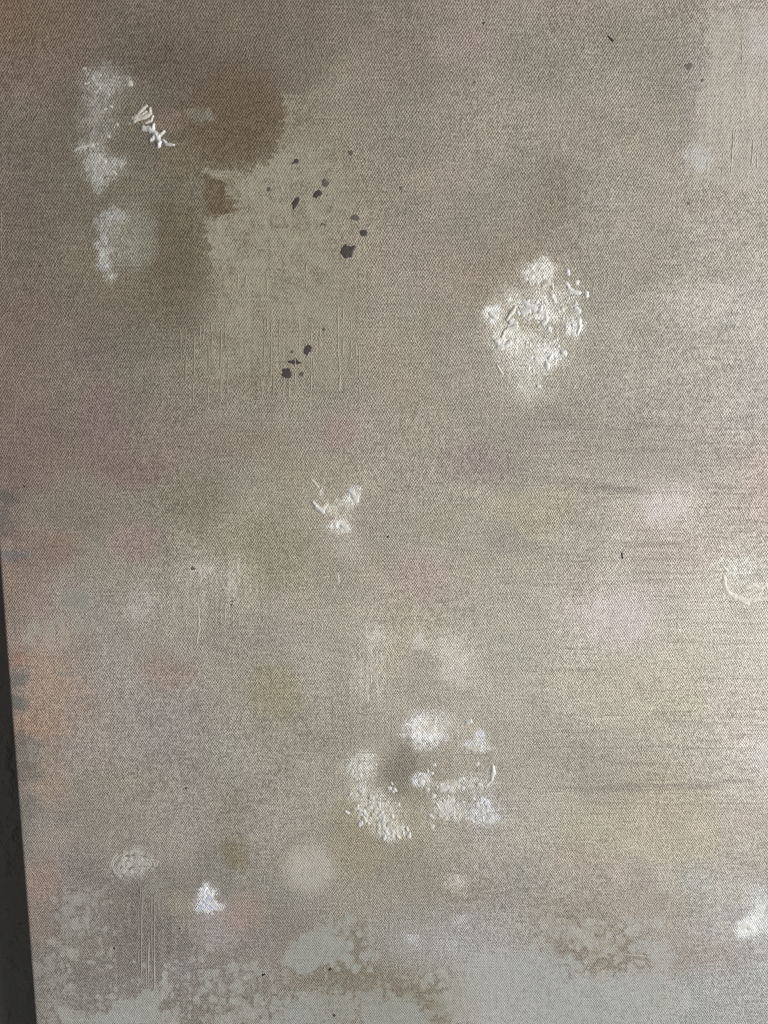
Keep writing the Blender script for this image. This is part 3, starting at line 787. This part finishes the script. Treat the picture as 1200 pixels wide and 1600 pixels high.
# centre flicks
D_([[(489, 785, 1.5), (496, 793, 3), (504, 799, 2.8)]], M_white, h=4.5, rag=.25, seed=60)
D_([[(511, 800, 2), (516, 802, 2)]], M_cream, h=2.5, seed=61)
D_([[(546, 766, 2.5), (552, 774, 4), (557, 782, 2.5)]], M_white, h=3.2, rag=.4, seed=62)
D_([[(487, 750, 1.5), (492, 756, 2), (496, 760, 1.5)]], M_cream, h=2.2, rag=.4, seed=63)
D_([[(535, 822, 3), (541, 826, 3.2)]], M_white, h=2.8, rag=.4, seed=64)
D_([[(523, 819, 2.5)]], M_white, h=2.2, rag=.4, seed=65)

# lower centre crumbs
pts = [(556, 1262, 4), (566, 1268, 4), (575, 1262, 4), (584, 1270, 5), (594, 1272, 4), (600, 1280, 5), (608, 1288, 5), (604, 1298, 5), (614, 1302, 5), (622, 1308, 4), (592, 1258, 4), (580, 1254, 3), (570, 1280, 4), (563, 1287, 4),
       (576, 1286, 3), (588, 1264, 3), (612, 1276, 3), (600, 1308, 4), (618, 1292, 4), (630, 1300, 3), (640, 1305, 3), (636, 1296, 2.5), (606, 1306, 3), (543, 1270, 3), (557, 1178, 2.5), (548, 1240, 2.5), (566, 1236, 3), (580, 1246, 3)]
for k, (x, y, r) in enumerate(pts):
    a = R.random() * 6.28
    D_([[(x - math.cos(a) * r * .7, y - math.sin(a) * r * .7, r * .55), (x + math.cos(a + .6) * r * .3, y + math.sin(a + .6) * r * .3, r * .7), (x + math.cos(a) * r, y + math.sin(a) * r, r * .45)]],
       M_white if k % 3 else M_cream, h=3.4, rag=.4, ns=3.5, seed=70 + k)
for k, s in enumerate([
    [[(692, 1231, 4), (698, 1229, 3.5)]], [[(704, 1225, 3), (710, 1223, 3)]], [[(716, 1219, 3), (721, 1217, 2)]], [[(683, 1230, 1.5)]],
    [[(770, 1198, 2), (771, 1208, 2.5), (768, 1220, 2), (760, 1225, 2)]], [[(746, 1226, 2.5), (752, 1227, 2)]], [[(676, 1196, 2), (679, 1195, 2)]], [[(668, 1205, 2)]],
    [[(682, 1255, 2), (685, 1261, 2)]], [[(693, 1250, 2.5)]], [[(687, 1271, 3)]], [[(693, 1280, 2.5), (697, 1278, 2)]], [[(704, 1272, 2), (710, 1268, 2)]], [[(675, 1293, 3)]], [[(658, 1222, 3)]], [[(668, 1235, 2.5)]], [[(730, 1128, 2), (735, 1127, 2)]], [[(729, 1169, 2), (738, 1171, 2.5), (750, 1168, 2)]], [[(700, 1244, 2)]], [[(672, 1275, 2)]]]):
    D_(s, M_white if k % 2 == 0 else M_cream, h=3, rag=.35, seed=110 + k)

for k in range(40):
    if k < 18: x, y = 545 + 90 * R.random(), 1185 + 120 * R.random()
    else: x, y = 665 + 105 * R.random(), 1190 + 95 * R.random()
    r = 1.2 + 1.8 * R.random() ** 2
    D_([[(x, y, r), (x + (R.random() - .5) * 5, y + (R.random() - .5) * 4, r * .8)]], M_white, h=2.0, rag=.5, ns=3, seed=450 + k)
for k in range(14):
    x, y = 130 + 55 * R.random(), 105 + 190 * R.random()
    D_([[(x, y, 1.6), (x + (R.random() - .5) * 6, y + (R.random() - .5) * 5, 1.3)]], M_cream, h=1.6, rag=.5, ns=3, seed=500 + k)
# right-hand crescent
D_([[(1132, 900, 2), (1134, 916, 2.5), (1140, 928, 2.5), (1150, 934, 3), (1166, 938, 3), (1182, 936, 3), (1200, 932, 2.5), (1216, 922, 2)]], M_cream, h=1.6, rag=.5, seed=140)
D_([[(1166, 917, 2), (1176, 915, 2.5), (1188, 918, 2), (1198, 914, 2)]], M_cream, h=1.5, rag=.5, seed=141)
D_([[(1160, 940, 2.5), (1168, 944, 2)]], M_cream, h=2, rag=.4, seed=142)
D_([[(1131, 886, 2), (1136, 892, 2)]], M_cream, h=2, rag=.4, seed=143)
# bright flick, lower left
for k, s in enumerate([[[(318, 1400, 2), (323, 1394, 2.5)]], [[(322, 1410, 3), (328, 1404, 3)]], [[(310, 1421, 2.5), (317, 1418, 3)]], [[(330, 1416, 2), (336, 1420, 2)]], [[(326, 1420, 2.5)]]]):
    D_(s, M_violet, h=1.3, rag=.7, ns=3, seed=150 + k)
D_([[(1158, 1449, 3), (1168, 1447, 4), (1176, 1452, 3)]], M_white, h=1.8, rag=.5, seed=160)

# swirl of ridges, lower left
def arc(cx, cy, rx, ry, a0, a1, r, n=9):
    return [(cx + rx * math.cos(radians(a0 + (a1 - a0) * i / n)), cy + ry * math.sin(radians(a0 + (a1 - a0) * i / n)), r) for i in range(n + 1)]
for k, s in enumerate([arc(210, 1352, 34, 20, 170, 250, 1.3), arc(212, 1348, 26, 12, 180, 350, 1.5), arc(215, 1362, 24, 16, 190, 330, 1.6), arc(208, 1358, 32, 22, 110, 185, 1.2), arc(222, 1350, 14, 8, -60, 120, 1.5),
                       arc(205, 1358, 16, 14, 100, 260, 1.4), arc(232, 1352, 10, 6, -40, 60, 1.5), arc(216, 1370, 18, 18, 60, 150, 1.3), arc(198, 1350, 24, 20, 120, 230, 1.2), arc(225, 1358, 22, 5, 180, 350, 1.4),
                       [(247, 1346, 1.8), (244, 1352, 1.6)], [(214, 1370, 1.2), (216, 1384, 1.4)], [(228, 1340, 1.2), (240, 1344, 1.4)], [(200, 1368, 1.2), (212, 1376, 1.2)]]):
    dab('paint_ridge', [s], M_grey if k % 2 else M_cream, h=1.1, pw=.9, step=.6, rag=.35, seed=170 + k)

# blade-scraped ridges: (x0, y0, x1, y1, halfwidth, height)
lines = []
for x, y0, y1 in [(282, 512, 560), (290, 515, 640), (303, 520, 628), (312, 508, 540), (326, 540, 632), (331, 505, 560), (345, 515, 620), (347, 560, 605), (352, 500, 540), (356, 560, 618), (318, 505, 530), (338, 505, 525),
                  (413, 500, 560), (418, 498, 530), (424, 505, 600), (428, 560, 620), (437, 500, 545), (443, 590, 620), (452, 590, 620), (408, 590, 622), (410, 596, 620), (390, 590, 618), (462, 560, 600), (487, 500, 610), (490, 560, 606), (500, 510, 540),
                  (528, 480, 610), (536, 480, 560), (548, 500, 560), (556, 540, 610), (562, 545, 620), (530, 560, 606), (372, 430, 452), (384, 430, 455), (416, 425, 455), (478, 415, 450), (467, 500, 560)]:
    lines.append((x, y0, x + (R.random() - .5) * 3, y1, .9 + R.random() * .6))
for y, x0, x1 in [(520, 330, 350), (548, 325, 362), (562, 320, 350), (566, 400, 460), (540, 405, 440), (526, 405, 432), (602, 325, 360), (452, 420, 520), (463, 400, 440)]:
    lines.append((x0, y, x1, y + (R.random() - .5) * 3, .9))
STRONG = {(312, 980), (578, 1040), (579, 1044), (1147, 200), (1178, 218), (219, 1385), (241, 1400), (240, 1490), (232, 1470), (965, 1490), (938, 1486), (310, 948)}
for l in [(308, 905, 310, 950, 1.0), (310, 948, 311, 980, 1.4), (312, 980, 307, 1006, 1.2), (309, 975, 308, 1004, 1.0), (346, 945, 346, 972, 1.0), (352, 948, 352, 970, 1.0), (358, 945, 357, 975, 1.1), (365, 948, 365, 980, 1.0), (374, 950, 374, 985, 1.0), (373, 878, 377, 890, 1.0), (365, 895, 372, 885, 1.0),
          (578, 1040, 580, 1066, 1.6), (579, 1044, 588, 1042, 1.4), (574, 1070, 575, 1100, 1.1), (590, 1046, 590, 1056, 1.2), (560, 1070, 572, 1072, 1.0),
          (1147, 200, 1143, 268, 1.3), (1150, 202, 1149, 230, 1.1), (1178, 218, 1175, 258, 1.1), (1185, 225, 1183, 262, 1.1), (1130, 240, 1129, 280, .9), (1160, 60, 1159, 120, .9), (1106, 250, 1105, 285, .9), (1192, 210, 1190, 250, .9),
          (945, 425, 941, 455, 1.1), (950, 430, 948, 460, .9), (973, 428, 970, 458, 1.2), (976, 426, 974, 452, .9), (928, 440, 926, 460, .9), (935, 460, 950, 458, .9),
          (219, 1385, 221, 1530, 1.2), (223, 1388, 222, 1450, .9), (216, 1400, 216, 1520, .8), (236, 1400, 238, 1530, 1.1), (241, 1400, 240, 1535, 1.3), (232, 1470, 231, 1535, 1.0), (244, 1410, 243, 1440, .9), (228, 1480, 228, 1540, .9), (240, 1490, 241, 1545, 1.2), (247, 1405, 247, 1425, .9), (252, 1395, 252, 1420, .9), (258, 1400, 258, 1415, .9),
          (938, 1486, 970, 1491, .9), (965, 1490, 1008, 1494, 1.3), (413, 1368, 413, 1395, .9), (418, 1378, 418, 1392, .9), (24, 625, 22, 690, .9), (33, 625, 28, 680, .9), (2, 330, 2, 400, .9), (505, 902, 530, 898, .9), (528, 895, 529, 910, 1.0), (560, 1176, 775, 1180, .7), (840, 682, 980, 676, .7)]:
    lines.append(l + (1.9,) if l[:2] in STRONG else l)
broken = []
for ln in lines:
    L_ = math.hypot(ln[2] - ln[0], ln[3] - ln[1])
    if len(ln) > 5 or L_ < 25: broken.append(ln); continue
    t0 = 0.0
    while t0 < 1:
        t1 = min(1, t0 + .18 + .5 * R.random())
        f = lambda t: (ln[0] + (ln[2] - ln[0]) * t + (R.random() - .5) * 1.6, ln[1] + (ln[3] - ln[1]) * t)
        a_, b_ = f(t0), f(t1)
        broken.append((a_[0], a_[1], b_[0], b_[1], ln[4] * (.6 + .6 * R.random())))
        t0 = t1 + .06 + .22 * R.random()
lines = broken
for k, ln in enumerate(lines):
    x0, y0, x1, y1, r = ln[:5]; hk = ln[5] if len(ln) > 5 else .7 + .6 * R.random()
    n = 6
    seg = []
    for i in range(n + 1):
        t = i / n
        seg.append((x0 + (x1 - x0) * t + (R.random() - .5) * .8, y0 + (y1 - y0) * t, r * (.65 + .7 * R.random()) * (.6 if i in (0, n) else 1)))
    mt = M_grey
    mx, my = (x0 + x1) / 2, (y0 + y1) / 2
    key = (int(mx // 150), int(my // 150))
    if key not in globals().setdefault('_ridge', {}):
        px = np.argmin((X[nr // 2] - mx) ** 2)
        d2 = (X - mx) ** 2 + (Y - my) ** 2
        j = np.unravel_index(np.argmin(d2), d2.shape)
        c = over_a[j] * .90
        _ridge[key] = paint_material('scraped_paint', tuple(float(v) for v in c), 0.12, .5, .12)
    dab('paint_ridge', [seg], _ridge[key], h=.65 * hk, pw=1.0, step=.55, rag=.42, ns=7, seed=200 + k % 40)

# dark splatters
for k, (s, m, h) in enumerate([
    ([[(463, 252, 3.6)], [(457, 256, 1.2), (462, 253, 1.5)]], M_dark, .5), ([[(420, 297, 3.2)]], M_mid, .4), ([[(508, 287, 5.6), (507, 284, 4)]], M_mid, .5), ([[(494, 305, 4.5), (499, 302, 4.5)]], M_dark, .5),
    ([[(465, 312, 3), (461, 319, 4.2), (459, 327, 1.4)]], M_dark, .5), ([[(542, 393, 9.5)], [(549, 390, 4), (553, 386, 2.6)], [(541, 386, 3), (541, 383, 1.5)], [(540, 400, 4)], [(548, 400, 2.5)]], M_dark, .8), ([[(568, 364, 5.2)]], M_dark, .6),
    ([[(553, 340, 4.5), (557, 341, 4)]], M_mid, .4), ([[(500, 354, 1.2), (503, 350, 1.8), (509, 352, 1.2)]], M_mid, .4), ([[(481, 545, 5.6), (480, 550, 4.6)], [(481, 540, 2)]], M_dark, .6), ([[(448, 584, 7.4)], [(445, 580, 4)]], M_dark, .6),
    ([[(450, 565, 1.2), (462, 566, 4.6), (470, 567, 1.5)], [(462, 561, 2)]], M_dark, .5), ([[(471, 584, 3)]], M_mid, .4), ([[(456, 550, 2.2)]], M_mid, .4), ([[(506, 515, 2.5)]], M_mid, .4), ([[(548, 239, 3.4)]], M_mid, .3),
    ([[(950, 57, 1.5), (957, 64, 2.2)]], M_black, .8), ([[(1077, 103, 5)], [(1072, 102, 3)]], M_mid, .4), ([[(1062, 101, 1.6)]], M_mid, .4), ([[(972, 865, 1.8), (973, 872, 1.8)]], M_black, .8), ([[(606, 839, 1.8)]], M_black, .5),
    ([[(324, 50, 1.8)]], M_dark, .5), ([[(756, 36, 2)]], M_dark, .5), ([[(627, 294, 2.2)]], M_mid, .5), ([[(741, 129, 2)]], M_mid, .5), ([[(1098, 125, 2.5)]], M_mid, .5), ([[(1076, 318, 2.4)]], M_mid, .5), ([[(811, 481, 1.8)]], M_black, .6),
    ([[(38, 760, 1.6)]], M_black, .6), ([[(178, 1482, 1.6)]], M_black, .6), ([[(280, 1451, 1.6)]], M_black, .6), ([[(291, 1231, 1.8)]], M_dark, .6), ([[(410, 1524, 2), (413, 1523, 1.5)]], M_black, .6), ([[(516, 1514, 2.6)]], M_dark, .6), ([[(522, 1587, 2.4)]], M_dark, .6),
    ([[(349, 921, 3)]], M_mid, .5), ([[(362, 945, 2), (366, 941, 4), (368, 938, 2.5)]], M_mid, .5), ([[(300, 888, 3), (304, 889, 1.5)]], M_mid, .4), ([[(1095, 737, 2)]], M_mid, .5), ([[(38, 675, 1.5)]], M_mid, .4), ([[(130, 145, 1.5)]], M_dark, .4)]):
    s = [[(a_, b_, r_ * (.78 if r_ < 2.1 else 1)) for (a_, b_, r_) in g_] for g_ in s]
    dab('paint_splatter', s, m, h=h, step=.55, rag=.30, ns=4, seed=300 + k, lump=.1, pw=.4)

# ------------------------------------------------------------------ the wall behind
M_wall = wall_material()
wall = box('wall', -1.2, 1.2, THICK + .0005, THICK + .12, -0.6, 1.5, M_wall)
wall['kind'] = 'structure'
